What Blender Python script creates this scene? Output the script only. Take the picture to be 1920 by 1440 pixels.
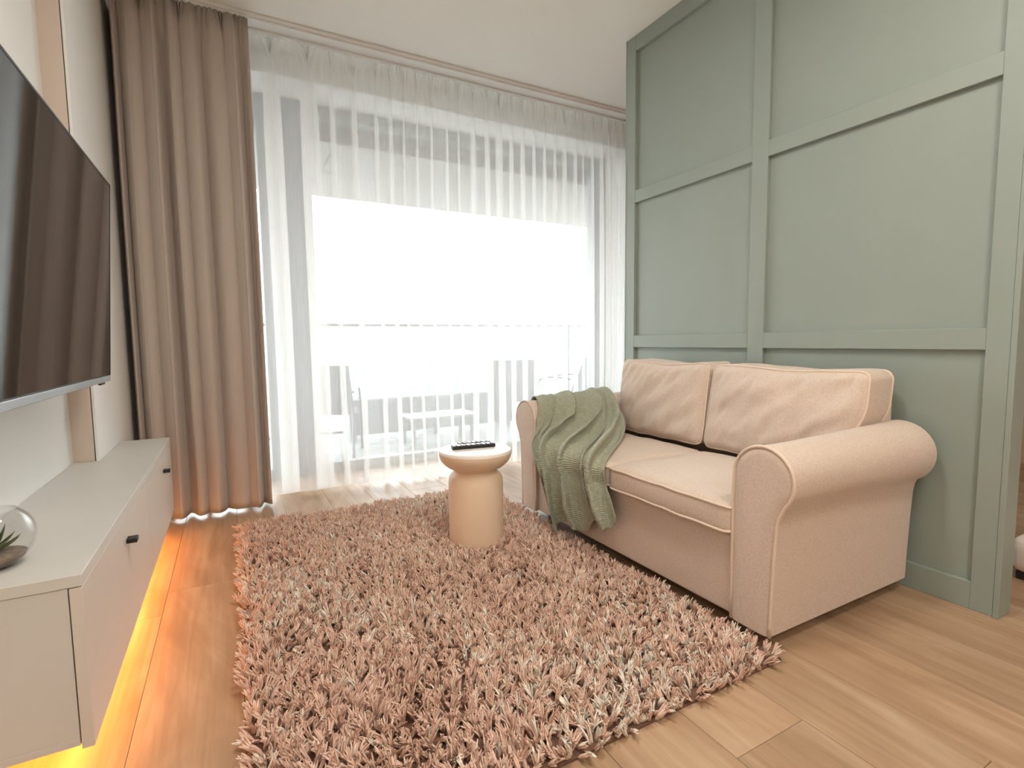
import bpy, bmesh, math, random
import numpy as np
from mathutils import Matrix, Vector
PI = math.pi
for o in list(bpy.data.objects): bpy.data.objects.remove(o)
S = bpy.context.scene
C = S.collection

# ------------------------------------------------------------------ camera
YAW, PIT, ROL, FPX = math.radians(28.523), math.radians(-4.777), math.radians(-0.669), 967.88
cd = bpy.data.cameras.new('camera'); cam = bpy.data.objects.new('camera', cd); C.objects.link(cam)
fw = Vector((math.sin(YAW)*math.cos(PIT), math.cos(YAW)*math.cos(PIT), math.sin(PIT)))
rt = Vector((math.cos(YAW), -math.sin(YAW), 0)); up = rt.cross(fw)
r2 = math.cos(ROL)*rt + math.sin(ROL)*up; u2 = -math.sin(ROL)*rt + math.cos(ROL)*up
M = Matrix((r2, u2, -fw)).transposed().to_4x4(); M.translation = (0, 0, 1.0)
cam.matrix_world = M
cd.sensor_width = 36; cd.lens = FPX/1920*36; cd.clip_start = 0.02; cd.clip_end = 300
S.camera = cam

# ------------------------------------------------------------------ world and light
SKY = 5.6
w = bpy.data.worlds.new('sky'); S.world = w; w.use_nodes = True
nt = w.node_tree; nt.nodes.clear()
bg = nt.nodes.new('ShaderNodeBackground'); wo = nt.nodes.new('ShaderNodeOutputWorld')
tc = nt.nodes.new('ShaderNodeTexCoord'); sep = nt.nodes.new('ShaderNodeSeparateXYZ')
cr = nt.nodes.new('ShaderNodeValToRGB')
cr.color_ramp.elements[0].position = 0.0; cr.color_ramp.elements[0].color = (0.94, 0.975, 1.0, 1)
cr.color_ramp.elements[1].position = 0.6; cr.color_ramp.elements[1].color = (0.88, 0.94, 1.0, 1)
nt.links.new(tc.outputs['Generated'], sep.inputs[0]); nt.links.new(sep.outputs['Z'], cr.inputs[0])
nt.links.new(cr.outputs[0], bg.inputs['Color']); bg.inputs['Strength'].default_value = SKY
nt.links.new(bg.outputs[0], wo.inputs['Surface'])
vs = S.view_settings
vs.view_transform = 'Standard'; vs.look = 'None'; vs.gamma = 1; vs.exposure = 1.05; vs.use_curve_mapping = False

def area(name, loc, size, power, color, rot=(0, 0, 0), sy=None):
    l = bpy.data.lights.new(name, 'AREA'); l.energy = power; l.color = color
    l.shape = 'RECTANGLE' if sy else 'DISK'; l.size = size
    if sy: l.size_y = sy
    o = bpy.data.objects.new(name, l); o.location = loc; o.rotation_euler = rot; C.objects.link(o); return o
# fill lights added out of view to brighten the room (fixtures are built below)
FILL_LAMPS = [(0.70, 1.15), (1.25, -0.2), (0.1, -1.5), (2.2, -2.2)]
for x, y in FILL_LAMPS: area('fill_light', (x, y, 2.87), 0.42, 10.5, (1.0, 0.95, 0.88))
area('console_glow', (-0.43, 2.27, 0.136), 0.012, 4.4, (1.0, 0.36, 0.06), (0, 0, 0), 1.74)

# ------------------------------------------------------------------ helpers
def rgb(r, g, b):
    f = lambda c: (c/255/12.92) if c/255 <= .04045 else ((c/255+.055)/1.055)**2.4
    return (f(r), f(g), f(b), 1)
MATS = {}
def mat(name, col, rough=.6, metal=0, spec=.5, noise=0, nscale=8, bump=0, bscale=200, sheen=0, var=None, coat=0):
    m = bpy.data.materials.new(name); m.use_nodes = True; t = m.node_tree; b = t.nodes['Principled BSDF']
    b.inputs['Base Color'].default_value = col; b.inputs['Roughness'].default_value = rough
    b.inputs['Metallic'].default_value = metal; b.inputs['Specular IOR Level'].default_value = spec
    if sheen: b.inputs['Sheen Weight'].default_value = sheen; b.inputs['Sheen Roughness'].default_value = .4
    if coat: b.inputs['Coat Weight'].default_value = coat
    co = t.nodes.new('ShaderNodeTexCoord')
    if noise or var:
        n = t.nodes.new('ShaderNodeTexNoise'); n.inputs['Scale'].default_value = nscale; n.inputs['Detail'].default_value = 6
        t.links.new(co.outputs['Object'], n.inputs['Vector'])
        r = t.nodes.new('ShaderNodeValToRGB'); r.color_ramp.elements[0].position = .3; r.color_ramp.elements[1].position = .7
        c2 = var if var else tuple(min(1, c*(1+noise)) for c in col[:3])+(1,)
        c1 = col if var else tuple(c*(1-noise) for c in col[:3])+(1,)
        r.color_ramp.elements[0].color = c1; r.color_ramp.elements[1].color = c2
        t.links.new(n.outputs['Fac'], r.inputs[0]); t.links.new(r.outputs[0], b.inputs['Base Color'])
    if bump:
        n2 = t.nodes.new('ShaderNodeTexNoise'); n2.inputs['Scale'].default_value = bscale; n2.inputs['Detail'].default_value = 3
        t.links.new(co.outputs['Object'], n2.inputs['Vector'])
        bp = t.nodes.new('ShaderNodeBump'); bp.inputs['Strength'].default_value = bump; bp.inputs['Distance'].default_value = .002
        t.links.new(n2.outputs['Fac'], bp.inputs['Height']); t.links.new(bp.outputs[0], b.inputs['Normal'])
    MATS[name] = m; return m
def emis(name, col, s):
    m = bpy.data.materials.new(name); m.use_nodes = True; t = m.node_tree; t.nodes.clear()
    e = t.nodes.new('ShaderNodeEmission'); o = t.nodes.new('ShaderNodeOutputMaterial')
    e.inputs[0].default_value = col; e.inputs[1].default_value = s; t.links.new(e.outputs[0], o.inputs[0]); return m

def link(name, me, m=None, parent=None, smooth=False):
    o = bpy.data.objects.new(name, me); C.objects.link(o)
    if m is not None and not me.materials: me.materials.append(m)
    if parent is not None: o.parent = parent; o.matrix_parent_inverse = parent_world(parent).inverted()
    if smooth: me.polygons.foreach_set('use_smooth', [True]*len(me.polygons))
    return o
def parent_world(p):
    W = Matrix.LocRotScale(p.location, p.rotation_euler, p.scale)
    if p.parent is not None: W = parent_world(p.parent) @ p.matrix_parent_inverse @ W
    return W
def from_bm(name, bm, m=None, parent=None, smooth=False):
    me = bpy.data.meshes.new(name); bm.normal_update(); bm.to_mesh(me); bm.free()
    return link(name, me, m, parent, smooth)
def bbox(bm, x0, x1, y0, y1, z0, z1, bev=0, seg=2):
    r = bmesh.ops.create_cube(bm, size=1, matrix=Matrix.LocRotScale(((x0+x1)/2, (y0+y1)/2, (z0+z1)/2), None, (abs(x1-x0), abs(y1-y0), abs(z1-z0))))
    if bev:
        es = set(e for v in r['verts'] for e in v.link_edges)
        bmesh.ops.bevel(bm, geom=list(es), offset=bev, segments=seg, affect='EDGES', profile=.5)
def box(name, b, m, parent=None, bev=0.002, seg=2):
    bm = bmesh.new(); bbox(bm, *b, bev=bev, seg=seg); return from_bm(name, bm, m, parent)
def empty(name, loc, rz=0):
    o = bpy.data.objects.new(name, None); o.location = loc; o.rotation_euler = (0, 0, rz); o.empty_display_size = .1; C.objects.link(o); return o
def tag(o, label=None, cat=None, group=None, kind=None):
    if label: o['label'] = label
    if cat: o['category'] = cat
    if group: o['group'] = group
    if kind: o['kind'] = kind
    return o
def struct(o): o['kind'] = 'structure'; return o
def tube(path, r, n=8, closed=False, caps=True):
    bm = bmesh.new(); P = [Vector(p) for p in path]; N = len(P); rings = []; prev = None
    for i, p in enumerate(P):
        if closed: t = P[(i+1) % N]-P[i-1]
        else: t = P[min(i+1, N-1)]-P[max(i-1, 0)]
        t.normalize()
        if prev is None:
            a = Vector((0, 0, 1)) if abs(t.z) < .9 else Vector((1, 0, 0)); u = t.cross(a).normalized()
        else: u = (prev - t*prev.dot(t)).normalized()
        prev = u; v = t.cross(u); rr = r[i] if hasattr(r, '__len__') else r
        rings.append([bm.verts.new(p+(u*math.cos(2*PI*k/n)+v*math.sin(2*PI*k/n))*rr) for k in range(n)])
    for i in range(N if closed else N-1):
        A, B = rings[i], rings[(i+1) % N]
        for k in range(n): bm.faces.new((A[k], A[(k+1) % n], B[(k+1) % n], B[k]))
    if not closed and caps: bm.faces.new(rings[0][::-1]); bm.faces.new(rings[-1])
    bmesh.ops.recalc_face_normals(bm, faces=bm.faces); return bm
def lathe(prof, n=64):
    bm = bmesh.new(); rings = []
    for r, z in prof:
        rings.append([bm.verts.new((r*math.cos(2*PI*k/n), r*math.sin(2*PI*k/n), z)) for k in range(n)] if r > 1e-6 else [bm.verts.new((0, 0, z))])
    for A, B in zip(rings, rings[1:]):
        for k in range(n):
            a, b = A[k % len(A)], A[(k+1) % len(A)]; c, d = B[(k+1) % len(B)], B[k % len(B)]
            f = [v for i, v in enumerate((a, b, c, d)) if v not in (a, b, c, d)[:i]]
            if len(f) > 2: bm.faces.new(f)
    bmesh.ops.recalc_face_normals(bm, faces=bm.faces); return bm
def grid_mesh(name, P, m, parent=None, smooth=True, uvs=None):
    # P: array (a, b, 3)
    a, b, _ = P.shape; me = bpy.data.meshes.new(name)
    idx = np.arange(a*b).reshape(a, b)
    F = np.stack([idx[:-1, :-1], idx[1:, :-1], idx[1:, 1:], idx[:-1, 1:]], -1).reshape(-1, 4)
    me.vertices.add(a*b); me.vertices.foreach_set('co', P.reshape(-1).astype(np.float32))
    me.loops.add(F.size); me.loops.foreach_set('vertex_index', F.reshape(-1).astype(np.int32))
    me.polygons.add(len(F)); me.polygons.foreach_set('loop_start', np.arange(0, F.size, 4, dtype=np.int32))
    me.update(calc_edges=True)
    uv = me.uv_layers.new(name='UVMap')
    U = np.stack(np.meshgrid(np.linspace(0, 1, a), np.linspace(0, 1, b), indexing='ij'), -1).reshape(-1, 2)
    uv.data.foreach_set('uv', U[F.reshape(-1)].reshape(-1).astype(np.float32))
    return link(name, me, m, parent, smooth)
def wsmooth(x): x = np.clip(x, 0, 1); return x*x*(3-2*x)

# ------------------------------------------------------------------ materials
mat('wall_paint', rgb(240, 240, 237), .75, noise=.015, nscale=3, bump=.06, bscale=260)
mat('ceiling_paint', rgb(242, 242, 236), .85, noise=.01, nscale=2)
mat('warm_wall', rgb(186, 160, 134), .75, noise=.02, nscale=3)
mat('trim_paint', rgb(216, 200, 186), .55, noise=.02, nscale=5)
mat('sage_paint', rgb(147, 158, 149), .48, noise=.02, nscale=3, bump=.08, bscale=160)
mat('console_white', rgb(214, 206, 196), .38, noise=.012, nscale=4)
mat('console_grey', rgb(208, 206, 200), .45, noise=.012, nscale=4)
mat('sofa_fabric', rgb(210, 192, 177), .9, noise=.09, nscale=150, bump=.5, bscale=520, sheen=.25)
mat('piping_fabric', rgb(222, 202, 184), .9, noise=.05, nscale=220, bump=.4, bscale=500)
mat('drape_fabric', rgb(190, 178, 168), .85, noise=.05, nscale=300, bump=.3, bscale=600, sheen=.3)
mat('table_ceramic', rgb(236, 212, 184), .42, noise=.02, nscale=6)
mat('table_white', rgb(244, 240, 234), .4, noise=.01, nscale=6)
mat('black_plastic', (.012, .012, .013, 1), .35, noise=.1)
mat('black_metal', (.01, .01, .01, 1), .5, noise=.1)
mat('silver_plastic', rgb(170, 175, 178), .35, .6, noise=.03)
mat('frame_grey', rgb(150, 156, 156), .45, noise=.02)
mat('post_grey', rgb(132, 140, 146), .6, noise=.02)
mat('soffit_white', rgb(160, 158, 150), .8, noise=.02)
mat('deck_grey', rgb(140, 144, 144), .7, noise=.12, nscale=12)
mat('outdoor_fabric', rgb(84, 90, 94), .85, noise=.06, nscale=60)
mat('outdoor_metal', rgb(95, 102, 106), .45, .5, noise=.05)
mat('facade_white', rgb(190, 190, 186), .85, noise=.04, nscale=.6)
mat('asphalt', rgb(92, 92, 90), .9, noise=.1, nscale=.4)
mat('window_dark', rgb(90, 96, 102), .3, noise=.05)
mat('dark_seam', rgb(60, 52, 44), .8, noise=.05)
mat('rubber', (.03, .03, .03, 1), .7, noise=.05)
mat('soil', rgb(120, 104, 88), .95, noise=.4, nscale=90, bump=.8, bscale=200)
mat('leaf', rgb(74, 92, 42), .45, noise=.25, nscale=30)
mat('bedding', rgb(238, 226, 214), .9, noise=.03, nscale=40, bump=.3, bscale=80)
mat('button_grey', rgb(200, 200, 200), .5, noise=.05)
mat('button_red', rgb(170, 40, 40), .5, noise=.05)
mat('rug_backing', rgb(110, 80, 64), .95, noise=.1, nscale=50)
# television screen: black gloss
m = mat('screen', (.006, .006, .007, 1), .035, spec=.75, noise=.02)
# led
LED = emis('led_strip_light', (1.0, .45, .12, 1), 3)
FILLM = emis('fill_diffuser', (1.0, .86, .70, 1), 6)  # glowing face of the added fill fixtures

def plank_mat():
    m = bpy.data.materials.new('oak_plank'); m.use_nodes = True; t = m.node_tree; b = t.nodes['Principled BSDF']
    g = t.nodes.new('ShaderNodeNewGeometry'); oi = t.nodes.new('ShaderNodeObjectInfo')
    mp = t.nodes.new('ShaderNodeMapping'); mp.inputs['Scale'].default_value = (26, 1.5, 1)
    t.links.new(g.outputs['Position'], mp.inputs['Vector'])
    ofs = t.nodes.new('ShaderNodeVectorMath'); ofs.operation = 'ADD'
    sc = t.nodes.new('ShaderNodeVectorMath'); sc.operation = 'SCALE'; sc.inputs[0].default_value = (7.3, 3.1, 90); t.links.new(oi.outputs['Random'], sc.inputs['Scale'])
    t.links.new(mp.outputs[0], ofs.inputs[0]); t.links.new(sc.outputs[0], ofs.inputs[1])
    n = t.nodes.new('ShaderNodeTexNoise'); n.inputs['Scale'].default_value = 1; n.inputs['Detail'].default_value = 9; n.inputs['Roughness'].default_value = .62; n.inputs['Distortion'].default_value = .6
    t.links.new(ofs.outputs[0], n.inputs['Vector'])
    mp2 = t.nodes.new('ShaderNodeMapping'); mp2.inputs['Scale'].default_value = (.16, .8, 1); t.links.new(ofs.outputs[0], mp2.inputs['Vector'])
    n2 = t.nodes.new('ShaderNodeTexNoise'); n2.inputs['Scale'].default_value = 1; n2.inputs['Detail'].default_value = 4; n2.inputs['Distortion'].default_value = 1.5
    t.links.new(mp2.outputs[0], n2.inputs['Vector'])
    r = t.nodes.new('ShaderNodeValToRGB'); e = r.color_ramp.elements
    e[0].position = .28; e[0].color = rgb(142, 113, 88); e[1].position = .72; e[1].color = rgb(198, 172, 144)
    x = r.color_ramp.elements.new(.5); x.color = rgb(172, 142, 113)
    mx = t.nodes.new('ShaderNodeMath'); mx.operation = 'MULTIPLY_ADD'; mx.inputs[1].default_value = .45
    h = t.nodes.new('ShaderNodeMath'); h.operation = 'MULTIPLY'; h.inputs[1].default_value = .55
    t.links.new(n2.outputs['Fac'], h.inputs[0]); t.links.new(n.outputs['Fac'], mx.inputs[0]); t.links.new(h.outputs[0], mx.inputs[2])
    t.links.new(mx.outputs[0], r.inputs[0])
    hs = t.nodes.new('ShaderNodeHueSaturation'); mr = t.nodes.new('ShaderNodeMapRange')
    mr.inputs['To Min'].default_value = .92; mr.inputs['To Max'].default_value = 1.08
    t.links.new(oi.outputs['Random'], mr.inputs['Value']); t.links.new(mr.outputs[0], hs.inputs['Value']); t.links.new(r.outputs[0], hs.inputs['Color'])
    t.links.new(hs.outputs[0], b.inputs['Base Color'])
    b.inputs['Roughness'].default_value = .38; b.inputs['Specular IOR Level'].default_value = .4
    bp = t.nodes.new('ShaderNodeBump'); bp.inputs['Strength'].default_value = .12; bp.inputs['Distance'].default_value = .002
    t.links.new(n.outputs['Fac'], bp.inputs['Height']); t.links.new(bp.outputs[0], b.inputs['Normal'])
    return m
PLANK = plank_mat()

def sheer_mat():
    m = bpy.data.materials.new('sheer_voile'); m.use_nodes = True; t = m.node_tree; t.nodes.clear()
    o = t.nodes.new('ShaderNodeOutputMaterial'); tr = t.nodes.new('ShaderNodeBsdfTransparent'); tl = t.nodes.new('ShaderNodeBsdfTranslucent'); df = t.nodes.new('ShaderNodeBsdfDiffuse')
    tr.inputs[0].default_value = (1, 1, 1, 1); tl.inputs[0].default_value = (.95, .95, .93, 1); df.inputs[0].default_value = (.92, .91, .885, 1)
    a = t.nodes.new('ShaderNodeMixShader'); a.inputs[0].default_value = .5; t.links.new(tl.outputs[0], a.inputs[1]); t.links.new(df.outputs[0], a.inputs[2])
    b = t.nodes.new('ShaderNodeMixShader')
    co = t.nodes.new('ShaderNodeTexCoord'); n = t.nodes.new('ShaderNodeTexNoise'); n.inputs['Scale'].default_value = 30
    mp = t.nodes.new('ShaderNodeMapping'); mp.inputs['Scale'].default_value = (6, 6, .2); t.links.new(co.outputs['Object'], mp.inputs[0]); t.links.new(mp.outputs[0], n.inputs['Vector'])
    mr = t.nodes.new('ShaderNodeMapRange'); mr.inputs['To Min'].default_value = SHEER-.05; mr.inputs['To Max'].default_value = SHEER+.05
    t.links.new(n.outputs['Fac'], mr.inputs[0]); t.links.new(mr.outputs[0], b.inputs[0])
    t.links.new(tr.outputs[0], b.inputs[1]); t.links.new(a.outputs[0], b.inputs[2]); t.links.new(b.outputs[0], o.inputs[0])
    return m
SHEER = .46
SHM = sheer_mat()
def glass_mat(name, tint=(1, 1, 1, 1), refl=.08):
    m = bpy.data.materials.new(name); m.use_nodes = True; t = m.node_tree; t.nodes.clear()
    o = t.nodes.new('ShaderNodeOutputMaterial'); tr = t.nodes.new('ShaderNodeBsdfTransparent'); gl = t.nodes.new('ShaderNodeBsdfGlossy')
    tr.inputs[0].default_value = tint; gl.inputs['Roughness'].default_value = .02
    lw = t.nodes.new('ShaderNodeLayerWeight'); pw = t.nodes.new('ShaderNodeMath'); pw.operation = 'POWER'; pw.inputs[1].default_value = 5
    t.links.new(lw.outputs['Facing'], pw.inputs[0]); fr = t.nodes.new('ShaderNodeMath'); fr.operation = 'MULTIPLY_ADD'; fr.inputs[1].default_value = .9; fr.inputs[2].default_value = .04; t.links.new(pw.outputs[0], fr.inputs[0])
    a = t.nodes.new('ShaderNodeMixShader'); t.links.new(fr.outputs[0], a.inputs[0]); t.links.new(tr.outputs[0], a.inputs[1]); t.links.new(gl.outputs[0], a.inputs[2])
    t.links.new(a.outputs[0], o.inputs[0]); return m
GLASS = glass_mat('window_glass', (.98, .98, .98, 1)); RAILG = glass_mat('railing_glass', (.9, .95, .95, 1))

# ------------------------------------------------------------------ room shell
H = 2.903
XL, XP, YW, YF = -0.588, -0.503, 3.80, 4.157      # near left wall, pier face, window wall inner face, window frame plane
wl = struct(box('wall_left', (XL-.2, XL, -3.2, 2.69, -.06, H), MATS['wall_paint'], bev=0))
pier = box('pier', (XL-.2, -.517, 2.69, YW+.02, -.06, H), MATS['trim_paint'], wl, .003)
pier['label'] = 'beige return side of the wall step'
pb = box('cover_board', (-.5135, XP, 2.688, YW, 0, H-.002), MATS['wall_paint'], wl, .002)
struct(box('floor', (-.8, 5.4, -3.2, 4.6, -.06, -.009), MATS['dark_seam'], bev=0))
FL = bpy.data.objects['floor']
# planks, 25.7 cm wide, running towards the window
PW, PL = .257, 1.285
rnd = random.Random(5); col0 = -.785
for i in range(24):
    x0 = col0+i*PW; x1 = min(x0+PW, 5.4)
    k = round((x0-1.014)/PW)
    off = {0: .762, -1: 1.30, -2: .95+.5, -3: 3.05, -5: 2.44, -4: .35, 1: 1.75, 2: 1.05, 3: .3}.get(k, rnd.uniform(0, PL))
    y = off-PL*math.ceil((off+3.2)/PL)
    while y < YF-.02:
        a, b_ = max(y, -3.2), min(y+PL, YF-.02)
        if b_-a > .03:
            box('plank', (x0+.0006, x1-.0006, a+.0006, b_-.0006, -.009, 0), PLANK, FL, .0009, 1)
        y += PL
struct(box('ceiling', (-.8, 5.4, -3.2, YW+.02, H, H+.15), MATS['ceiling_paint'], bev=0))
struct(box('wall_near', (-.8, 5.4, -3.4, -3.2, -.06, H), MATS['warm_wall'], bev=0))
struct(box('wall_right', (5.4, 5.6, -3.4, 4.4, -.06, H), MATS['warm_wall'], bev=0))
# window wall: lintel, right pier, left pier, threshold
OX0, OX1, OZ = -.46, 3.30, 2.738
bm = bmesh.new()
bbox(bm, -.8, 5.6, YW, YF+.13, OZ, H+.15); bbox(bm, OX1, 5.6, YW, YF+.13, 0, OZ); bbox(bm, -.8, OX0, YW, YF+.13, 0, OZ)
wf = struct(from_bm('wall_far', bm, MATS['wall_paint']))
struct(box('baseboard_left', (XL, XL+.012, -3.2, 2.688, 0, .06), MATS['wall_paint'], bev=.002))
struct(box('baseboard_far', (OX1, 5.4, YW-.012, YW, 0, .06), MATS['wall_paint'], bev=.002))

# window: two glazed units either side of a broad post, each unit a frame with a pane
win = struct(empty('window_1', (1.4, YF, 0)))
post = box('mullion_post', (.262, .535, YF-.05, YF+.09, .0, OZ), MATS['post_grey'], win, .006)
def unit(x0, x1, fl, fr, nm):
    z0, z1 = .0, OZ
    box('frame_head', (x0, x1, YF-.035, YF+.045, z1-.09, z1), MATS['frame_grey'], win, .004)
    box('frame_sill', (x0, x1, YF-.035, YF+.045, z0, z0+.075), MATS['frame_grey'], win, .004)
    box('frame_stile', (x0, x0+fl, YF-.03, YF+.045, z0+.075, z1-.09), MATS['frame_grey'], win, .004)
    box('frame_stile', (x1-fr, x1, YF-.03, YF+.045, z0+.075, z1-.09), MATS['frame_grey'], win, .004)
    box('pane', (x0+fl-.004, x1-fr+.004, YF, YF+.008, z0+.072, z1-.087), GLASS, win, 0)
unit(OX0, .262, .05, .03, 'a')
unit(.535, 3.24, .05, .10, 'b')
box('frame_filler', (3.24, OX1, YF-.03, YF+.045, 0, OZ), MATS['soffit_white'], win, .003)
box('door_handle', (.55, .57, YF-.08, YF-.03, 1.0, 1.16), MATS['silver_plastic'], win, .004)

# ------------------------------------------------------------------ green panelled partition
GX = 2.333; T = .022
wm = struct(box('wall_middle', (GX+T, GX+.09, .735, 2.690, 0, H), MATS['sage_paint'], bev=0))
def bat(y0, y1, z0, z1, nm='batten', d=0): box(nm, (GX+d, GX+T, y0, y1, z0, z1), MATS['sage_paint'], wm, .0015, 1)
bat(2.611, 2.694, 0, H-.001, 'stile'); bat(1.670, 1.758, 0, H-.001, 'stile'); bat(.735, .802, 0, H-.001, 'stile')
for a, b_ in ((.802, 1.670), (1.758, 2.611)):
    bat(a, b_, 2.808, H-.001, 'top_rail', .0006); bat(a, b_, 1.876, 1.953, 'mid_rail', .0006); bat(a, b_, .949, 1.026, 'low_rail', .0006); bat(a, b_, 0, .102, 'bottom_rail', .0006)
box('edge_trim', (GX-.003, GX+.097, .718, .735, 0, H), MATS['sage_paint'], wm, .002)
box('edge_trim', (GX-.002, GX+.095, 2.690, 2.700, 0, H), MATS['sage_paint'], wm, .001)

# ------------------------------------------------------------------ curtain track
tr = tag(empty('curtain_track', (1.4, 3.53, H)), 'white double curtain track fixed to the ceiling along the window', 'curtain rail')
box('track_profile', (-.50, 3.29, 3.462, 3.66, H-.016, H-.0005), MATS['wall_paint'], tr, .002)
box('track_rail', (-.50, 3.29, 3.480, 3.515, H-.028, H-.016), MATS['wall_paint'], tr, .002)
box('track_rail', (-.50, 3.29, 3.590, 3.625, H-.028, H-.016), MATS['wall_paint'], tr, .002)

# ------------------------------------------------------------------ sheer curtain
def folds(x0, x1, wmin, wmax, seed):
    r = random.Random(seed); xs = [x0]
    while xs[-1] < x1: xs.append(xs[-1]+r.uniform(wmin, wmax))
    s = (x1-x0)/(xs[-1]-x0); return [x0+(x-x0)*s for x in xs]
def curtain(name, x0, x1, y0, ztop, zbot, wmin, wmax, amp, over, m, seed, ns, nz, gather, pts=None, depth=None, gfreq=120, drift=.012, extra=None, wob=0):
    f = np.array(pts if pts else folds(x0, x1, wmin, wmax, seed)); n = len(f)-1
    rr = np.random.RandomState(seed); A = rr.uniform(.6, 1.15, n+1); L = rr.uniform(.5, 1.2, n+1); D = rr.uniform(-1, 1, (2, n+1))
    s = np.linspace(0, n, ns); i = np.clip(s.astype(int), 0, n-1); fr = s-i
    v = np.linspace(0, 1, nz)**.8              # 0 top, 1 bottom
    P = np.zeros((ns, nz, 3))
    for k, t in enumerate(v):
        z = ztop+(zbot-ztop)*t
        fx = f+drift*(D[0]*t+D[1]*math.sin(t*3.0)); fx[0], fx[-1] = f[0], f[-1]
        base = fx[i]+(fx[i+1]-fx[i])*fr
        ph = 2*PI*s; w_ = fx[i+1]-fx[i]
        grow = .55+.45*wsmooth(t/.35) if t < .35 else 1.0
        a = amp*(A[i]*(1-fr)+A[i+1]*fr)*grow*(1-.85*math.exp(-t*60))
        ov = over*(L[i]*(1-fr)+L[i+1]*fr)*(1-.9*math.exp(-t*22))
        if depth is not None:
            dd = np.array(depth)[i]; a = np.where(np.cos(ph) < 0, a*dd, a); ov = ov*dd
        x = base + ov*w_*np.sin(ph)/(2*PI)*2.0
        y = y0 - a*np.cos(ph) + .15*a*np.cos(2*ph+2*A[i])
        g = gather*math.exp(-t*(ztop-zbot)/.055)
        y = y + g*np.sin(gfreq*base*2*PI+2*np.sin(base*40)+t*30) - (g*.8 if t*(ztop-zbot) < .05 else 0)
        if extra is not None: x, y = extra(x, y, t, s)
        P[:, k, 0] = x; P[:, k, 1] = y; P[:, k, 2] = z + (wob*np.cos(ph) if t == 1 else 0)
    return grid_mesh(name, P, m)
sh = curtain('sheer_curtain', .02, 3.28, 3.622, H-.030, .022, .085, .17, .045, 1.4, SHM, 11, 2600, 46, .006, gfreq=45, drift=.016, wob=.006,
             pts=[.02, .11, .19, .42, .62, .70, .90, 1.0, 1.09, 1.20, 1.28, 1.42, 1.51, 1.60, 1.74, 1.82, 1.95, 2.03, 2.15, 2.23, 2.36, 2.43, 2.55, 2.64, 2.72, 2.83, 2.90, 2.99, 3.05, 3.14, 3.20, 3.28])
tag(sh, 'white translucent sheer curtain hanging in folds across the window', 'curtain')

# ------------------------------------------------------------------ drape
def tuck(x, y, t, s):
    k = np.clip(1-s/.16, 0, 1); return x-.0245*k, y+.29*wsmooth(k)
dr = curtain('drape_curtain', -.478, .180, 3.488, H-.030, .014, .07, .12, .062, 1.0, MATS['drape_fabric'], 4, 1100, 50, .009, gfreq=34, drift=.010,
             pts=[-.478, -.39, -.285, -.205, -.110, -.005, .100, .182], depth=[.8, 1.25, .4, 1.25, .5, 1.3, .45], extra=tuck)
tag(dr, 'heavy taupe blackout curtain drawn to the left of the window', 'curtain')
sm = dr.modifiers.new('thickness', 'SOLIDIFY'); sm.thickness = .002

# ------------------------------------------------------------------ console
CX, CY0, CY1, CZ0, CZ1 = -.299, 1.356, 3.176, .146, .522
con = tag(empty('floating_console', (-.44, 2.27, CZ0)), 'long white wall-hung media console lit orange underneath', 'cabinet')
W_, G_ = MATS['console_white'], MATS['console_grey']
box('top_panel', (XL+.001, CX, CY0, 2.686, CZ1-.026, CZ1), G_, con, .0015)
box('top_panel', (XP+.001, CX, 2.686, CY1, CZ1-.026, CZ1), G_, con, .0015)
box('side_panel', (XL+.001, CX-.025, CY0+.003, CY0+.021, CZ0+.018, CZ1-.027), G_, con, .001)
box('side_panel', (XP+.001, CX-.025, CY1-.021, CY1-.003, CZ0+.018, CZ1-.027), G_, con, .001)
box('bottom_panel', (XL+.001, CX-.025, CY0+.003, 2.685, CZ0, CZ0+.018), G_, con, .001)
box('bottom_panel', (XP+.001, CX-.025, 2.685, CY1-.003, CZ0, CZ0+.018), G_, con, .001)
box('divider', (XP+.001, CX-.025, 2.322, 2.338, CZ0+.018, CZ1-.027), G_, con, .001)
for a, b_, hy in ((CY0+.001, 2.3285, 1.872), (2.3315, CY1-.001, 2.83)):
    d = box('door', (CX-.0225, CX-.0005, a, b_, CZ0-.008, CZ1-.028), W_, con, .0012)
    bm = bmesh.new(); bbox(bm, CX-.001, CX+.026, hy-.016, hy+.016, .4125, .4265, .0015, 1)
    h = from_bm('handle', bm, MATS['black_metal'], d); h['label'] = 'small black rectangular pull handle'
tag(box('led_strip', (-.438, -.422, 1.40, 3.14, CZ0-.007, CZ0-.001), LED, None, .001), 'glowing orange light strip stuck under the white console', 'light')

# ------------------------------------------------------------------ television
tv = tag(empty('television', (-.41, 1.82, .87)), 'large black flat television hanging above the white console', 'television')
x1_, z1_, x2_, z2_ = -.410, .8696, -.3665, 1.602
hh = math.hypot(x2_-x1_, z2_-z1_); tilt = math.atan2(x2_-x1_, z2_-z1_)
TY0, TY1 = 1.165, 2.474
def tvbox(nm, y0, y1, a0, a1, d0, d1, m, bev=.001):      # a: up along the screen, d: depth behind the face
    o = box(nm, (-d1, -d0, y0-TY1, y1-TY1, a0, a1), m, None, bev)
    o.data.transform(Matrix.Translation((x1_, TY1, z1_)) @ Matrix.Rotation(math.radians(-.35), 4, 'Z') @ Matrix.Rotation(tilt, 4, 'Y'))
    o.parent = tv; o.matrix_parent_inverse = parent_world(tv).inverted(); return o
TY0, TY1 = 1.165, 2.474
tvbox('housing', TY0+.002, TY1-.002, .002, hh-.002, .004, .030, MATS['black_plastic'])
tvbox('screen', TY0+.006, TY1-.006, .022, hh-.006, .0005, .004, MATS['screen'], 0)
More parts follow.
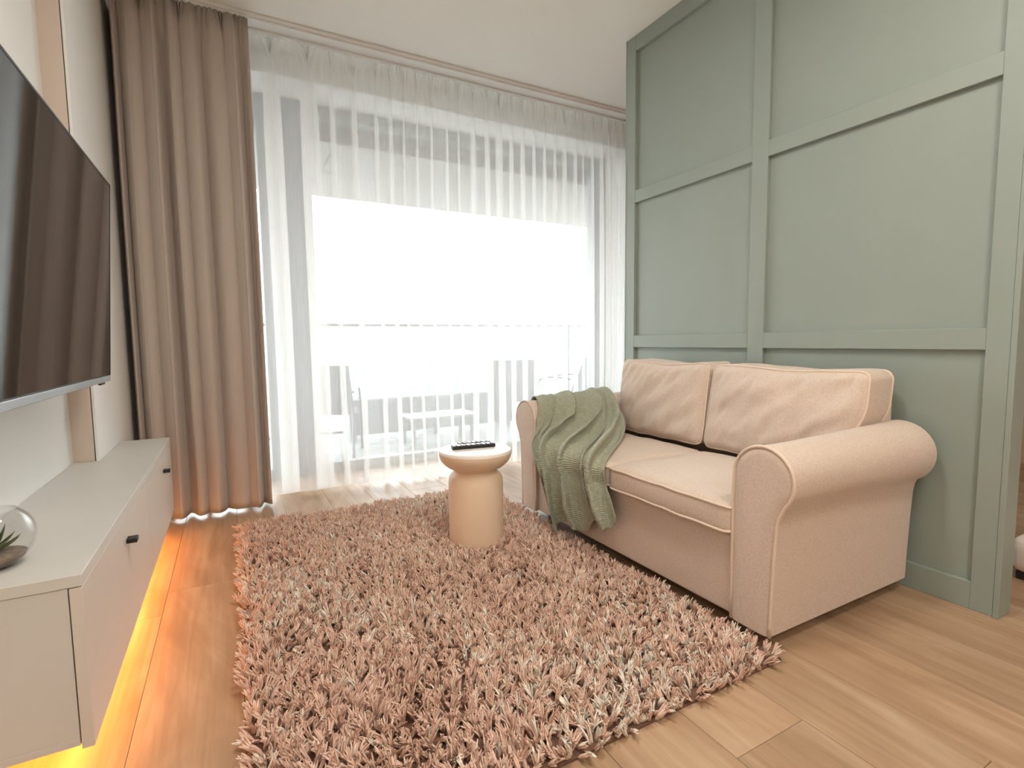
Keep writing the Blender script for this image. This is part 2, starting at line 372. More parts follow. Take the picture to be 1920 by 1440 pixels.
tvbox('bezel_bottom', TY0, TY1, -.004, .018, -.001, .012, MATS['silver_plastic'], .002)['label'] = 'silver lower bezel'
tvbox('bezel_top', TY0, TY1, hh-.006, hh, -.001, .012, MATS['black_plastic'])
tvbox('bezel_side', TY1-.006, TY1, .018, hh-.006, -.001, .012, MATS['black_plastic'])
tvbox('bezel_side', TY0, TY0+.006, .018, hh-.006, -.001, .012, MATS['black_plastic'])
box('wall_bracket', (XL+.0005, -.43, 1.65, 2.0, 1.05, 1.40), MATS['black_metal'], tv, .003)
tvbox('sensor', TY1-.14, TY1-.08, -.012, -.004, .002, .012, MATS['black_plastic'])

# ------------------------------------------------------------------ glass bowl with succulent
vs_ = tag(empty('glass_terrarium', (-.478, 1.492, CZ1)), 'clear round glass bowl at the near end of the console', 'glass bowl')
R_TERR = .078
gm = GLASS
prof = []
R_, n_ = .078, 26
outer = [(.030, 0)]
for k in range(n_+1):
    a = -1.05+k/n_*(1.05+.88); outer.append((R_*math.cos(a), .068+.072*math.sin(a)))
outer.append((.0485, .1250))
inner = [(max(r-.0025, 0), z+(.0025 if z < .06 else 0)) for r, z in outer[::-1]]
pr = [(0, 0)]+outer+inner; pr = pr+[(0, .0035)]
o = from_bm('bowl', lathe(pr, 48), gm, vs_, True); o.location = (0, 0, 0); o.matrix_parent_inverse = Matrix.Identity(4)
sp = [(0, .004), (.036, .004), (.054, .016), (.060, .026), (.040, .031), (0, .034)]
so = from_bm('soil', lathe(sp, 40), MATS['soil'], None, True); so.location = (-.478, 1.492, CZ1+.001)
tag(so, 'brown gravel and soil filling the bottom of the glass bowl', 'soil', kind='stuff')
plant = tag(empty('succulent', (-.478, 1.492, CZ1+.034)), 'small green spiky succulent growing inside the glass bowl', 'plant')
def leaf_mesh(L, wd, curl):
    bm = bmesh.new(); rings = []
    for k in range(6):
        t = k/5; w_ = wd*math.sin(PI*min(1, .18+t*.82))**.7*(1-t*.25) if k < 5 else .0003
        x = L*t*math.cos(curl*t*.5); z = L*t*math.sin(curl*t)
        rings.append([bm.verts.new((x, -w_, z+w_*.35)), bm.verts.new((x, 0, z-w_*.35)), bm.verts.new((x, w_, z+w_*.35)), bm.verts.new((x, 0, z+w_*.12))])
    for A, B in zip(rings, rings[1:]):
        for q in range(4): bm.faces.new((A[q], A[(q+1) % 4], B[(q+1) % 4], B[q]))
    bm.faces.new(rings[0][::-1]); bm.faces.new(rings[-1]); bmesh.ops.recalc_face_normals(bm, faces=bm.faces)
    me = bpy.data.meshes.new('leaf'); bm.to_mesh(me); bm.free(); me.materials.append(MATS['leaf']); me.polygons.foreach_set('use_smooth', [True]*len(me.polygons)); return me
LM = [leaf_mesh(.056, .0085, .40), leaf_mesh(.050, .008, .72), leaf_mesh(.038, .006, 1.15)]
for k in range(27):
    ring = 0 if k < 11 else (1 if k < 20 else 2)
    lf = bpy.data.objects.new('leaf', LM[ring]); C.objects.link(lf); lf.parent = plant
    lf.rotation_euler = (0, -.12-.28*ring, k*2.39996); lf.location = (0, 0, .002+.006*ring)

# ------------------------------------------------------------------ sofa
SF, PF = MATS['sofa_fabric'], MATS['piping_fabric']
sofa = tag(empty('sofa', (1.88, 1.777, 0)), 'beige two-seat fabric sofa with rolled arms before the green wall', 'sofa')
SYC = 1.7775
def catmull(P, n):
    P = [Vector(p) for p in P]; out = []
    for i in range(len(P)-1):
        p0, p1, p2, p3 = P[max(i-1, 0)], P[i], P[i+1], P[min(i+2, len(P)-1)]
        for k in range(n):
            t = k/n; out.append(.5*((2*p1)+(p2-p0)*t+(2*p0-5*p1+4*p2-p3)*t*t+(3*p1-p0-3*p2+p3)*t**3))
    out.append(P[-1]); return out
def arm_profile(rs=1.0, dz=0):
    # near arm in (y, z): inner side is +y
    cy, cz, r = 1.030, .553+dz, .105*rs
    pts = [(1.134, .05), (1.135, .25), (1.136, .46)]
    for k in range(0, 21):
        a = math.radians(-4+k*(222+4)/20); pts.append((cy+r*math.cos(a), cz+r*math.sin(a)))
    pts += [(.966, .452), (.974, .432), (.979, .40), (.984, .30), (.989, .15), (.991, .05)]
    return pts
def arm(mirror):
    Y = (lambda y: 2*SYC-y) if mirror else (lambda y: y)
    bm = bmesh.new(); rings = []
    prof = arm_profile(); n = len(prof)
    def ring(x, inset, rs=1.0, dz=0, lean=0):
        P = arm_profile(rs, dz); out = []
        for i, (y, z) in enumerate(P):
            a, b_ = P[(i-1) % n], P[(i+1) % n]; ty, tz = b_[0]-a[0], b_[1]-a[1]; l = math.hypot(ty, tz); ny, nz = tz/l, -ty/l
            if i in (0, n-1): ny, nz = (1 if i == 0 else -1), 0
            out.append(bm.verts.new((x, Y(y-ny*inset), max(.05, z-nz*inset))))
        return out
    rings = [ring(1.4515, .028), ring(1.4535, .014), ring(1.458, .005), ring(1.463, .0015), ring(1.468, 0), ring(1.60, 0), ring(1.8, 0, 1.03), ring(2.0, 0, 1.08), ring(2.2, 0, 1.13), ring(2.285, 0, 1.16), ring(2.300, .003, 1.16), ring(2.306, .014, 1.16)]
    for A, B in zip(rings, rings[1:]):
        for k in range(n): bm.faces.new((A[k], A[(k+1) % n], B[(k+1) % n], B[k]))
    bm.faces.new(rings[0][::-1]); bm.faces.new(rings[-1]); bmesh.ops.recalc_face_normals(bm, faces=bm.faces)
    o = from_bm('armrest', bm, SF, sofa, True); o.modifiers.new('edges', 'EDGE_SPLIT').split_angle = math.radians(40)
    pp = [(1.4585, Y(y), z) for y, z in prof]
    pp = catmull(pp, 2)
    from_bm('piping', tube(pp, .0058, 8), PF, o, True)
    return o
arm(False); arm(True)
box('base_frame', (1.474, 2.30, 1.137, 2*SYC-1.137, .05, .330), SF, sofa, .010, 3)
# fabric backrest frame behind the cushions
def rounded_box_cushion(name, half, rad, seg, puff, fn, m, parent, wr=0, seed=0, pow_=2):
    """rounded box q in [-1,1]^3 -> fn(local xyz); puff = outward bulge per axis"""
    hx, hy, hz = half; vid = {}; V = []; F = []
    def key(p): return (round(p[0], 4), round(p[1], 4), round(p[2], 4))
    def mp(q):
        p = np.array(q)*np.array(half); inn = np.clip(p, -np.array(half)+rad, np.array(half)-rad); d = p-inn; l = np.linalg.norm(d)
        if l > 1e-9: p = inn+d/l*rad
        for ax in range(3):
            o1, o2 = [k for k in range(3) if k != ax]
            b = (1-abs(q[o1])**pow_)*(1-abs(q[o2])**pow_)
            p[ax] += puff[ax]*b*q[ax]
        return p
    for ax in range(3):
        o1, o2 = [k for k in range(3) if k != ax]
        for sgn in (-1, 1):
            n1, n2 = seg[o1], seg[o2]; g = {}
            for i in range(n1+1):
                for j in range(n2+1):
                    q = [0, 0, 0]; q[ax] = sgn
                    q[o1] = math.sin(PI/2*(2*i/n1-1)) if n1 > 3 else 2*i/n1-1
                    q[o2] = math.sin(PI/2*(2*j/n2-1)) if n2 > 3 else 2*j/n2-1
                    k = key(q)
                    if k not in vid: vid[k] = len(V); V.append((mp(q), tuple(q)))
                    g[i, j] = vid[k]
            for i in range(n1):
                for j in range(n2):
                    f = (g[i, j], g[i+1, j], g[i+1, j+1], g[i, j+1]); F.append(f if (sgn > 0) == (ax != 1) else f[::-1])
    me = bpy.data.meshes.new(name); me.from_pydata([tuple(fn(p, q)) for p, q in V], [], F); me.update()
    o = link(name, me, m, parent, True); return o, mp
from mathutils import noise as mn
def seat(y0, y1):
    cx, cz = 1.745, .392; half = (.300, (y1-y0)/2, .056); c = Vector((cx, (y0+y1)/2, cz))
    def fn(p, q):
        s = .0022*mn.noise(Vector((p[0]*9, p[1]*9, p[2]*5+y0*7)))
        lift = .012*(1-q[1]**4)*(1-abs(q[0])**3) if q[2] > 0 else 0
        # the front edge droops a little in the middle
        return Vector((c.x+p[0]+(-.006*(1-q[1]**2) if q[0] < 0 else 0), c.y+p[1], c.z+p[2]+s*3+lift))
    o, mp = rounded_box_cushion('seat_cushion', half, .022, (22, 26, 8), (.006, .003, .010), fn, SF, sofa)
    for zq in (.78, -.80):
        path = []
        for k in range(120):
            t = k/120*4; s_, u = int(t), (t-int(t))*2-1
            q = [(u, -1), (1, u), (-u, 1), (-1, -u)][s_]
            qq = (q[0], q[1], zq); p = mp(qq); f = Vector(fn(p, qq)); ctr = Vector((c.x, c.y, f.z)); d = (f-ctr); d.normalize()
            path.append(f+d*.002)
        from_bm('piping', tube(path, .0048, 8, True), PF, o, True)
seat(1.139, SYC-.003); seat(SYC+.003, 2*SYC-1.139)
def back_cushion(y0b, y1b, y0t, y1t, zb, zt, xb, xt, seed, dent):
    thick = .105; half = (thick, .5, .5)
    hz = (zt-zb)/2
    def fn(p, q):
        u, v = p[1], p[2]                        # u,v in [-.5,.5]
        vv = v+.5; uu = u+.5
        w0 = y0b+(y0t-y0b)*wsmooth(vv*1.6-.1); w1 = y1b+(y1t-y1b)*wsmooth(vv*1.6-.1)
        y = w0+(w1-w0)*uu; z = zb+(zt-zb)*vv
        z -= dent*math.exp(-((uu-.42)/.25)**2)*max(0, vv-.5)*2
        ex = xb+(xt-xb)*vv + thick
        x = ex+p[0]
        if q[0] < 0:
            nse = mn.noise(Vector((y*26+z*16, z*6-y*4, seed)))*.5+mn.noise(Vector((y*9+z*9, z*7, seed+5)))*.9+mn.noise(Vector((y*60+z*30, z*16, seed+9)))*.16
            x -= .026*nse*(1-q[1]**6)*(1-q[2]**6)
            x += .008*math.sin(y*95+z*42+3*mn.noise(Vector((y*5, z*5, seed))))*wsmooth((vv-.60)/.25)*(1-q[1]**8)*(1-q[2]**8)
        z += .004*mn.noise(Vector((y*10, x*8, seed+3)))
        return Vector((x, y, z))
    # non-uniform space: scale so rounding is even
    sx = (y1t-y0t); sz = (zt-zb)
    H3 = (thick, sx/2, sz/2)
    fn2 = lambda p, q: fn((p[0], p[1]/sx, p[2]/sz), q)
    o, mp = rounded_box_cushion('back_cushion', H3, .042, (14, 54, 46), (.040, .004, .006), fn2, SF, sofa, pow_=2.4)
    for xq in (-.80, .80):
        path = []
        for k in range(160):
            t = k/160*4; s_, u = int(t), (t-int(t))*2-1
            a, b_ = [(u, -1), (1, u), (-u, 1), (-1, -u)][s_]
            qq = (xq, a, b_); p = mp(qq)
            f = fn2(p, qq); ctr = fn2(np.array([p[0], 0, 0]), (xq, 0, 0)); d = f-ctr; d.x = 0; d.normalize(); path.append(f+d*.0015)
        from_bm('piping', tube(path, .0052, 8, True), PF, o, True)
back_cushion(1.139, SYC-.006, 1.052, SYC-.008, .468, .872, 2.018, 2.085, 2.0, .014)
back_cushion(SYC+.006, 2*SYC-1.139, SYC+.012, 2*SYC-1.125, .468, .880, 2.018, 2.080, 7.0, .02)
bm = bmesh.new(); bbox(bm, 2.205, 2.318, 1.068, 2*SYC-1.085, .30, .775, .03, 4)
from_bm('back_frame', bm, SF, sofa, True).modifiers.new('edges', 'EDGE_SPLIT').split_angle = math.radians(50)
for x in (1.60, 2.20):
    for y in (1.10, 2*SYC-1.10): box('foot', (x-.025, x+.025, y-.025, y+.025, 0, .052), MATS['rubber'], sofa, .004)

# ------------------------------------------------------------------ throw
def throw():
    m = mat('throw_weave', rgb(166, 168, 146), .92, noise=.12, nscale=60, sheen=.2)
    t = m.node_tree; b = t.nodes['Principled BSDF']; uv = t.nodes.new('ShaderNodeUVMap')
    w1 = t.nodes.new('ShaderNodeTexWave'); w2 = t.nodes.new('ShaderNodeTexWave'); w1.bands_direction = 'X'; w2.bands_direction = 'Y'
    w1.inputs['Scale'].default_value = 26; w2.inputs['Scale'].default_value = 46
    ad = t.nodes.new('ShaderNodeMath'); bp = t.nodes.new('ShaderNodeBump'); bp.inputs['Strength'].default_value = .55; bp.inputs['Distance'].default_value = .004
    for w_ in (w1, w2): t.links.new(uv.outputs[0], w_.inputs['Vector'])
    t.links.new(w1.outputs['Fac'], ad.inputs[0]); t.links.new(w2.outputs['Fac'], ad.inputs[1]); t.links.new(ad.outputs[0], bp.inputs['Height']); t.links.new(bp.outputs[0], b.inputs['Normal'])
    # guide curves, left (u=0) to right (u=1), from behind the arm to the hanging hem
    G = [
     [(1.56, 2.660, .50), (1.55, 2.642, .58), (1.535, 2.585, .655), (1.520, 2.520, .672), (1.490, 2.440, .630), (1.455, 2.412, .53), (1.440, 2.400, .44), (1.436, 2.375, .385), (1.434, 2.300, .28), (1.432, 2.235, .17), (1.430, 2.190, .068)],
     [(1.68, 2.665, .50), (1.67, 2.645, .58), (1.655, 2.585, .658), (1.640, 2.515, .674), (1.610, 2.435, .635), (1.560, 2.395, .53), (1.475, 2.330, .475), (1.428, 2.270, .43), (1.424, 2.210, .31), (1.424, 2.165, .19), (1.426, 2.130, .075)],
     [(1.82, 2.672, .50), (1.81, 2.652, .58), (1.80, 2.590, .662), (1.78, 2.515, .680), (1.75, 2.425, .640), (1.69, 2.365, .54), (1.56, 2.270, .482), (1.430, 2.160, .448), (1.422, 2.090, .33), (1.422, 2.045, .22), (1.424, 2.010, .100)],
     [(1.93, 2.676, .50), (1.93, 2.655, .58), (1.92, 2.590, .668), (1.90, 2.510, .684), (1.87, 2.415, .645), (1.82, 2.330, .55), (1.66, 2.190, .484), (1.434, 1.990, .452), (1.422, 1.955, .34), (1.422, 1.925, .24), (1.424, 1.900, .135)],
     [(2.00, 2.676, .50), (2.00, 2.655, .58), (1.99, 2.585, .672), (1.985, 2.500, .690), (1.95, 2.405, .655), (1.90, 2.290, .56), (1.73, 2.100, .486), (1.440, 1.860, .454), (1.422, 1.830, .36), (1.422, 1.800, .28), (1.424, 1.770, .175)],
     [(2.04, 2.660, .52), (2.04, 2.640, .60), (2.03, 2.575, .672), (2.02, 2.480, .690), (1.99, 2.395, .64), (1.95, 2.250, .54), (1.75, 2.040, .488), (1.450, 1.795, .454), (1.424, 1.755, .36), (1.422, 1.720, .29), (1.424, 1.690, .215)],
    ]
    nv, nu = 150, 170
    Cn = [catmull(g, 15) for g in G]          # each 151 points
    n_ = len(Cn[0]); cols = []
    for k in range(n_): cols.append(catmull([c[k] for c in Cn], 34))
    P = np.array([[list(p) for p in col] for col in cols]).transpose(1, 0, 2)     # (u, v, 3)
    U, V_ = P.shape[:2]
    du = np.gradient(P, axis=0); dv = np.gradient(P, axis=1); N = np.cross(du, dv); N /= np.linalg.norm(N, axis=2, keepdims=True)+1e-9
    # outward = towards the camera side / up
    ref = np.array([-.6, -.5, .7]); s = np.sign((N*ref).sum(2, keepdims=True)); N *= s
    u = np.linspace(0, 1, U)[:, None]; v = np.linspace(0, 1, V_)[None, :]
    # ridges that run down the cloth
    ridge = 0
    for c0, c1, wd, am in ((.10, .09, .06, .35), (.40, .28, .060, 1.1), (.66, .55, .055, 1.05), (.90, .86, .060, 1.0), (.20, .17, .04, .30), (.78, .70, .035, .35)):
        cc = c0+(c1-c0)*v+.03*np.sin(v*6+c0*9)
        d = (u-cc)/wd
        ridge = ridge+am*np.where(d < 0, np.exp(-(d/1.3)**2), np.exp(-(d/.55)**2))
    amp = .014+.056*wsmooth((v-.22)/.45)
    amp = amp*(1-.4*wsmooth((v-.9)/.1))
    small = .0022*np.sin(u*70+v*9+2*np.sin(v*17))*wsmooth((v-.1)/.3)
    P = P+N*(amp*ridge+.004+small)[:, :, None]
    # sideways rolling of the folds so that they overlap their right neighbour
    shear = np.gradient(ridge, axis=0)*U
    P[:, :, 1] += -.0018*shear*wsmooth((v-.35)/.3)*.9
    # hem unevenness
    P[:, :, 2] += (.026*np.sin(u*19+.6)+.014*np.sin(u*37+1))*wsmooth((v-.80)/.2)
    o = grid_mesh('throw_blanket', P, m)
    md = o.modifiers.new('thickness', 'SOLIDIFY'); md.thickness = .005; md.offset = 0
    tag(o, 'sage green waffle throw blanket draped over the far arm of the sofa', 'blanket')
throw()

# ------------------------------------------------------------------ side table
tb = tag(empty('side_table', (1.025, 2.27, .012)), 'round cream pedestal side table standing on the shaggy rug', 'side table')
z0 = .012
top = [(0, .468), (.168, .468), (.1742, .466), (.1765, .461), (.1765, .452)]
bowl_ = [(.1765, .452), (.1755, .440), (.171, .425), (.162, .409), (.149, .395), (.133, .383), (.116, .375), (.106, .369), (.1045, .363), (.108, .357), (.117, .350), (.126, .339), (.1315, .324), (.1335, .305), (.1335, .02), (.131, .006), (.128, 0), (0, 0)]
o = from_bm('table_top', lathe(top, 96), MATS['table_white'], tb, True); o.matrix_parent_inverse = Matrix.Identity(4); o.modifiers.new('e', 'EDGE_SPLIT').split_angle = math.radians(35)
o = from_bm('pedestal', lathe(bowl_, 96), MATS['table_ceramic'], tb, True); o.matrix_parent_inverse = Matrix.Identity(4)

def remote(loc, rz, L, W2, T2, label, nb):
    r = tag(empty('remote_control', loc, rz), label, 'remote control', None)
    def b(nm, bb, m, bev=.002, lab=None, par=None):
        bm = bmesh.new(); bbox(bm, *bb, bev=bev, seg=2); o = from_bm(nm, bm, m, None); o.parent = par or r
        if lab: o['label'] = lab
        return o
    b('body', (-L/2, L/2, -W2/2, W2/2, 0, T2), MATS['black_plastic'], .004)
    f = b('face_plate', (-L/2+.004, L/2-.004, -W2/2+.003, W2/2-.003, T2-.0005, T2+.0008), MATS['screen'], .0005)
    for k in range(nb):
        for j in (-1, 0, 1):
            x = -L/2+.02+k*(L-.04)/(nb-1)
            b('button', (x-.004, x+.004, j*W2*.28-.003, j*W2*.28+.003, T2+.0005, T2+.0025), MATS['button_red'] if (k == 0 and j == -1) else MATS['button_grey'], .0008, None)
    return r
zt = .012+.4685
remote((1.022, 2.285, zt), math.radians(-9), .215, .045, .018, 'longer black remote control at the front of the side table', 8)
remote((1.058, 2.358, zt), math.radians(-9), .165, .040, .014, 'shorter black remote control lying behind the longer one', 6)

# ------------------------------------------------------------------ shag rug
rug = tag(empty('shag_rug', (.73, 2.0, 0)), 'large shaggy dusty pink beige rug on the oak floor', 'rug')
RX0, RX1, RY0, RY1 = -.005, 1.455, .945, 3.085
box('backing', (RX0, RX1, RY0, RY1, .0005, .008), MATS['rug_backing'], rug, .002)
def pile():
    rs = np.random.RandomState(3)
    sp_ = .0186
    gx, gy = np.meshgrid(np.arange(RX0+.006, RX1-.004, sp_), np.arange(RY0+.006, RY1-.004, sp_), indexing='ij')
    tx = (gx+rs.uniform(-.45, .45, gx.shape)*sp_).ravel(); ty = (gy+rs.uniform(-.45, .45, gx.shape)*sp_).ravel(); nt_ = len(tx)
    # slowly varying lie of the pile plus individual tuft scatter
    fx = np.sin(tx*9.3+1.2*np.sin(ty*7))+np.sin(ty*13+tx*5)+.8*np.sin(tx*31+ty*17)
    fy = np.cos(ty*8.1+1.4*np.sin(tx*9))+np.sin(tx*15-ty*6)+.8*np.cos(ty*29-tx*23)
    tl = np.stack([fx*.16-.05, fy*.16-.12], 1)+rs.normal(0, .50, (nt_, 2))
    tlen = .044*rs.uniform(.78, 1.18, nt_)*(1+.10*np.sin(tx*11+ty*3)*np.cos(ty*9))
    NY = 8
    bx = np.repeat(tx, NY)+rs.normal(0, .0022, nt_*NY); by = np.repeat(ty, NY)+rs.normal(0, .0022, nt_*NY); n = len(bx)
    # edge tufts fall outwards
    ex = np.clip((RX0+.03-bx)/.03, 0, 1)*-1+np.clip((bx-RX1+.03)/.03, 0, 1); ey = np.clip((RY0+.03-by)/.03, 0, 1)*-1+np.clip((by-RY1+.03)/.03, 0, 1)
    lean = np.repeat(tl, NY, 0)+rs.normal(0, .20, (n, 2)); lean[:, 0] += ex*.8; lean[:, 1] += ey*.8
    curl = np.repeat(rs.normal(0, .55, (nt_, 2)), NY, 0)+rs.normal(0, .28, (n, 2)); L = np.repeat(tlen, NY)*rs.uniform(.8, 1.12, n)
    ts = np.array([0, .38, .74, 1.0]); rad = np.array([.0022, .0032, .0029, .0014])
    rings = np.zeros((n, 4, 3)); 
    for i, t in enumerate(ts):
        off = lean*t**1.15+curl*t*t*.55
        h = 1/np.sqrt(1+(off**2).sum(1)/max(t, .3)**2)
        rings[:, i, 0] = bx+off[:, 0]*L*.85*h; rings[:, i, 1] = by+off[:, 1]*L*.85*h; rings[:, i, 2] = .006+L*t*(h*.9+.1)
    ph = rs.uniform(0, 2*PI, n); V = np.zeros((n, 4, 3, 3))
    T_ = np.gradient(rings, axis=1); T_ /= np.linalg.norm(T_, axis=2, keepdims=True)
    A = np.stack([np.cos(ph), np.sin(ph), 0*ph], 1)[:, None, :]; Uv = A-(A*T_).sum(2, keepdims=True)*T_; Uv /= np.linalg.norm(Uv, axis=2, keepdims=True)+1e-9; W3 = np.cross(T_, Uv)
    fat = rs.uniform(.8, 1.25, n)[:, None, None]
    for k in range(3):
        a = 2*PI*k/3; V[:, :, k] = rings+(Uv*math.cos(a)+W3*math.sin(a))*rad[None, :, None]*fat
    V = V.reshape(-1, 3)
    base = (np.arange(n)*12)[:, None, None]; q = []
    for i in range(3):
        for k in range(3):
            k2 = (k+1) % 3; q.append([i*3+k, i*3+k2, (i+1)*3+k2, (i+1)*3+k])
    q = np.array(q); F = (base+q[None]).reshape(-1, 4)
    me = bpy.data.meshes.new('pile'); me.vertices.add(len(V)); me.vertices.foreach_set('co', V.reshape(-1).astype(np.float32))
    me.loops.add(F.size); me.loops.foreach_set('vertex_index', F.reshape(-1).astype(np.int32))
    me.polygons.add(len(F)); me.polygons.foreach_set('loop_start', np.arange(0, F.size, 4, dtype=np.int32)); me.update(calc_edges=True)
    # yarn colours: mostly dusty pink, some cream strands
    c1 = np.array(rgb(249, 220, 201)[:3]); c2 = np.array(rgb(228, 189, 168)[:3]); c3 = np.array(rgb(252, 244, 230)[:3])
    mix = rs.uniform(0, 1, n)[:, None]; col = c1*mix+c2*(1-mix)
    patch = np.clip(.30+.16*(np.sin(bx*4.1+.6)*np.sin(by*3.3+1.1)+.5*np.sin(bx*9+by*6))+.18*np.clip(1.6-by, 0, 1), .12, .6)
    cream = (np.repeat(rs.uniform(0, 1, nt_), NY)*.6+rs.uniform(0, 1, n)*.4 < patch*.75)[:, None]
    col = np.where(cream, c3, col)
    ca = me.color_attributes.new('yarn', 'FLOAT_COLOR', 'POINT'); cc = np.ones((n, 12, 4), np.float32); cc[:, :, :3] = col[:, None, :]; ca.data.foreach_set('color', cc.reshape(-1))
    m = bpy.data.materials.new('shag_yarn'); m.use_nodes = True; t = m.node_tree; b = t.nodes['Principled BSDF']
    at = t.nodes.new('ShaderNodeAttribute'); at.attribute_name = 'yarn'; nz = t.nodes.new('ShaderNodeTexNoise'); nz.inputs['Scale'].default_value = 90
    mx = t.nodes.new('ShaderNodeMix'); mx.data_type = 'RGBA'; mx.blend_type = 'MULTIPLY'; mx.inputs['Factor'].default_value = .12
    co = t.nodes.new('ShaderNodeTexCoord'); t.links.new(co.outputs['Object'], nz.inputs['Vector'])
    t.links.new(at.outputs['Color'], mx.inputs['A']); t.links.new(nz.outputs['Color'], mx.inputs['B']); t.links.new(mx.outputs['Result'], b.inputs['Base Color'])
    b.inputs['Roughness'].default_value = .7; b.inputs['Specular IOR Level'].default_value = .25
    o = link('pile', me, m, rug, True); o['kind'] = 'stuff'
pile()

# ------------------------------------------------------------------ fixtures of the added fill lights, out of view
for x, y in FILL_LAMPS:
    d = tag(empty('fill_fixture', (x, y, H)), 'round white fill light added on the ceiling out of view', 'ceiling light', 'fill lights added on the ceiling out of view')
    o = from_bm('trim_ring', lathe([(.22, -.022), (.235, -.022), (.24, -.001), (.22, -.001), (.22, -.022)], 48), MATS['soffit_white'], d); o.matrix_parent_inverse = Matrix.Identity(4)
    o = from_bm('diffuser', lathe([(0, -.012), (.22, -.012), (.22, -.002), (0, -.002)], 48), FILLM, d); o.matrix_parent_inverse = Matrix.Identity(4)

# ------------------------------------------------------------------ behind the partition
bd = tag(empty('floor_bed', (3.4, .2, 0)), 'low bed with white bedding behind the green partition', 'bed')
box('bed_base', (2.80, 4.4, -.9, .82, .0, .035), MATS['dark_seam'], bd, .004)
bm = bmesh.new(); bbox(bm, 2.76, 4.42, -.92, .835, .036, .185, .04, 4)
bmesh.ops.subdivide_edges(bm, edges=bm.edges, cuts=6, use_grid_fill=True)
for v in bm.verts: v.co += Vector((mn.noise(v.co*9), mn.noise(v.co*9+Vector((5, 0, 0))), mn.noise(v.co*7+Vector((0, 5, 0)))))*.010
from_bm('duvet', bm, MATS['bedding'], bd, True)

# ------------------------------------------------------------------ balcony and beyond
bs = struct(box('trim_1', (-1.6, 5.6, YF+.13, 5.95, -.16, -.035), MATS['deck_grey'], bev=0))
for k in range(13):
    y = YF+.14+k*.14
    box('deck_board', (-1.6, 5.6, y, y+.134, -.035, -.008), MATS['deck_grey'], bs, .002, 1)
so_ = struct(box('trim_2', (-1.6, 5.6, YF+.13, 5.9, 2.56, 2.95), MATS['soffit_white'], bev=0))
for k in range(6):
    for a, b_ in ((YF+.14, 5.04), (5.05, 5.89)):
        box('soffit_panel', (-1.6+k*1.2+.004, -1.6+(k+1)*1.2-.004, a, b_-.008, 2.545, 2.56), MATS['soffit_white'], so_, .001, 1)
rl = tag(empty('balcony_railing', (2, 5.75, 0)), 'glass balcony railing with a slim metal top rail beyond the window', 'railing')
box('top_rail', (-1.5, 5.5, 5.73, 5.77, 1.175, 1.205), MATS['outdoor_metal'], rl, .004)
box('bottom_rail', (-1.5, 5.5, 5.735, 5.765, .02, .05), MATS['outdoor_metal'], rl, .004)
for k in range(6):
    x = -1.45+k*1.36
    box('baluster', (x-.015, x+.015, 5.735, 5.765, -.008, 1.175), MATS['outdoor_metal'], rl, .003)
    if k < 5: box('glass_panel', (x+.03, x+1.33, 5.745, 5.755, .06, 1.15), RAILG, rl, 0)

def chair(x, y, rz, label):
    c = tag(empty('balcony_chair', (x, y, -.008), rz), label, 'chair')
    def pt(nm, bm, m):
        o = from_bm(nm, bm, m, None, True); o.parent = c; return o
    for s in (-1, 1):
        pt('side_frame', tube(catmull([(s*.25, -.24, .0), (s*.25, -.20, .30), (s*.25, -.18, .56), (s*.25, .02, .60), (s*.25, .20, .58)], 5), .012), MATS['outdoor_metal'])
        pt('back_leg', tube(catmull([(s*.25, .30, .0), (s*.245, .20, .38), (s*.24, .28, .62), (s*.235, .36, .82)], 5), .012), MATS['outdoor_metal'])
    g = np.zeros((8, 16, 3))
    for i in range(8):
        for j in range(16):
            t = j/15; X = -.235+.47*i/7
            if t < .5: Y, Z = -.20+.42*t*2, .40-.03*math.sin(PI*t*2)
            else: Y, Z = .22+.14*(t-.5)*2, .40+.42*(t-.5)*2
            g[i, j] = (X, Y, Z)
    o = grid_mesh('sling_seat', g, MATS['outdoor_fabric']); o.parent = c; md = o.modifiers.new('t', 'SOLIDIFY'); md.thickness = .006
    pt('crossbar', tube([(-.25, -.20, .39), (.25, -.20, .39)], .010), MATS['outdoor_metal'])
    return c
chair(.75, 4.85, math.radians(-200), 'grey sling chair on the balcony nearest the broad window post')
chair(2.62, 4.78, math.radians(150), 'grey sling chair on the balcony behind the round side table')
chair(3.35, 4.95, math.radians(215), 'grey sling chair on the balcony seen above the green throw')
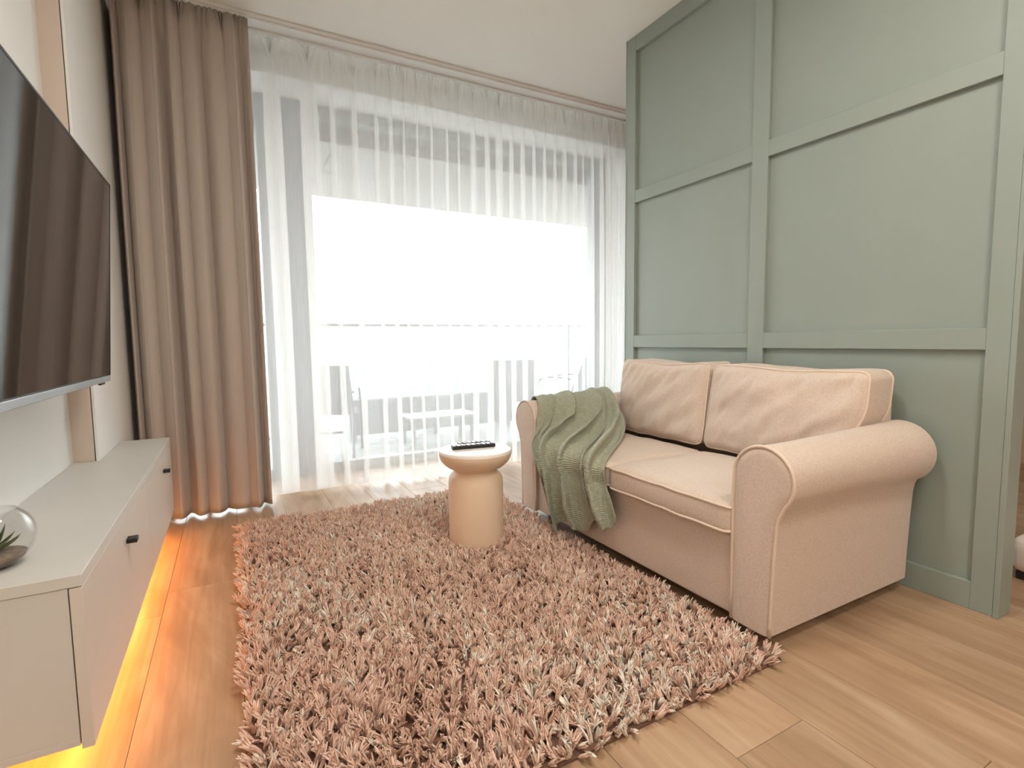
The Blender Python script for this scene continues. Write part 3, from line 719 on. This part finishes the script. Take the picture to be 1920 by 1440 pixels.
# outdoor bench
bn = tag(empty('balcony_bench', (1.6, 5.45, -.008)), 'long low grey bench by the balcony railing', 'bench')
box('seat', (1.0, 2.9, 5.30, 5.66, .36, .42), MATS['outdoor_fabric'], bn, .012)
box('front_panel', (1.02, 2.88, 5.30, 5.32, .06, .36), MATS['outdoor_fabric'], bn, .004)
for x in (1.06, 1.95, 2.84): box('leg', (x-.03, x+.03, 5.33, 5.62, -.008, .36), MATS['outdoor_metal'], bn, .003)
# slatted low table
lt = tag(empty('balcony_table', (1.75, 4.75, -.008)), 'low slatted grey table in the middle of the balcony', 'table')
for k in range(7): box('slat', (1.45+k*.1, 1.53+k*.1, 4.62, 5.02, .27, .29), MATS['deck_grey'], lt, .003)
for y in (4.66, 4.96): box('rail', (1.45, 2.13, y, y+.03, .24, .27), MATS['outdoor_metal'], lt, .002)
for x in (1.48, 2.08):
    for y in (4.66, 4.96): box('leg', (x-.015, x+.015, y, y+.03, -.008, .24), MATS['outdoor_metal'], lt, .002)
# street ground and buildings far beyond
struct(box('trim_3', (-60, 90, 7, 120, -9.2, -9), MATS['asphalt'], bev=0))
WIN = bpy.data.meshes.new('window'); bmw = bmesh.new(); bbox(bmw, -.55, .55, -.06, .02, -.7, .7, .03, 1); bmw.to_mesh(WIN); bmw.free(); WIN.materials.append(MATS['window_dark'])
def building(x0, x1, y, h, cols, floors, label, z0=-9):
    b = tag(empty('apartment_building', ((x0+x1)/2, y, z0)), label, 'building')
    box('wall', (x0, x1, y, y+12, z0, h), MATS['facade_white'], b, .05)
    box('roof_edge', (x0-.3, x1+.3, y-.3, y+12.3, h, h+.4), MATS['facade_white'], b, .05)
    for i in range(cols):
        for j in range(floors):
            o = bpy.data.objects.new('window', WIN); C.objects.link(o); o.parent = b
            o.location = (x0+(i+.5)*(x1-x0)/cols-(x0+x1)/2, 0, 1.8+j*2.75)
building(2, 16, 46, 9, 5, 6, 'white apartment block straight across the street beyond the balcony')
building(19, 38, 58, 3.5, 6, 4, 'lower white apartment block to the right beyond the balcony')
building(-10, 0, 52, 13, 4, 7, 'tall white apartment block seen left of the broad window post')
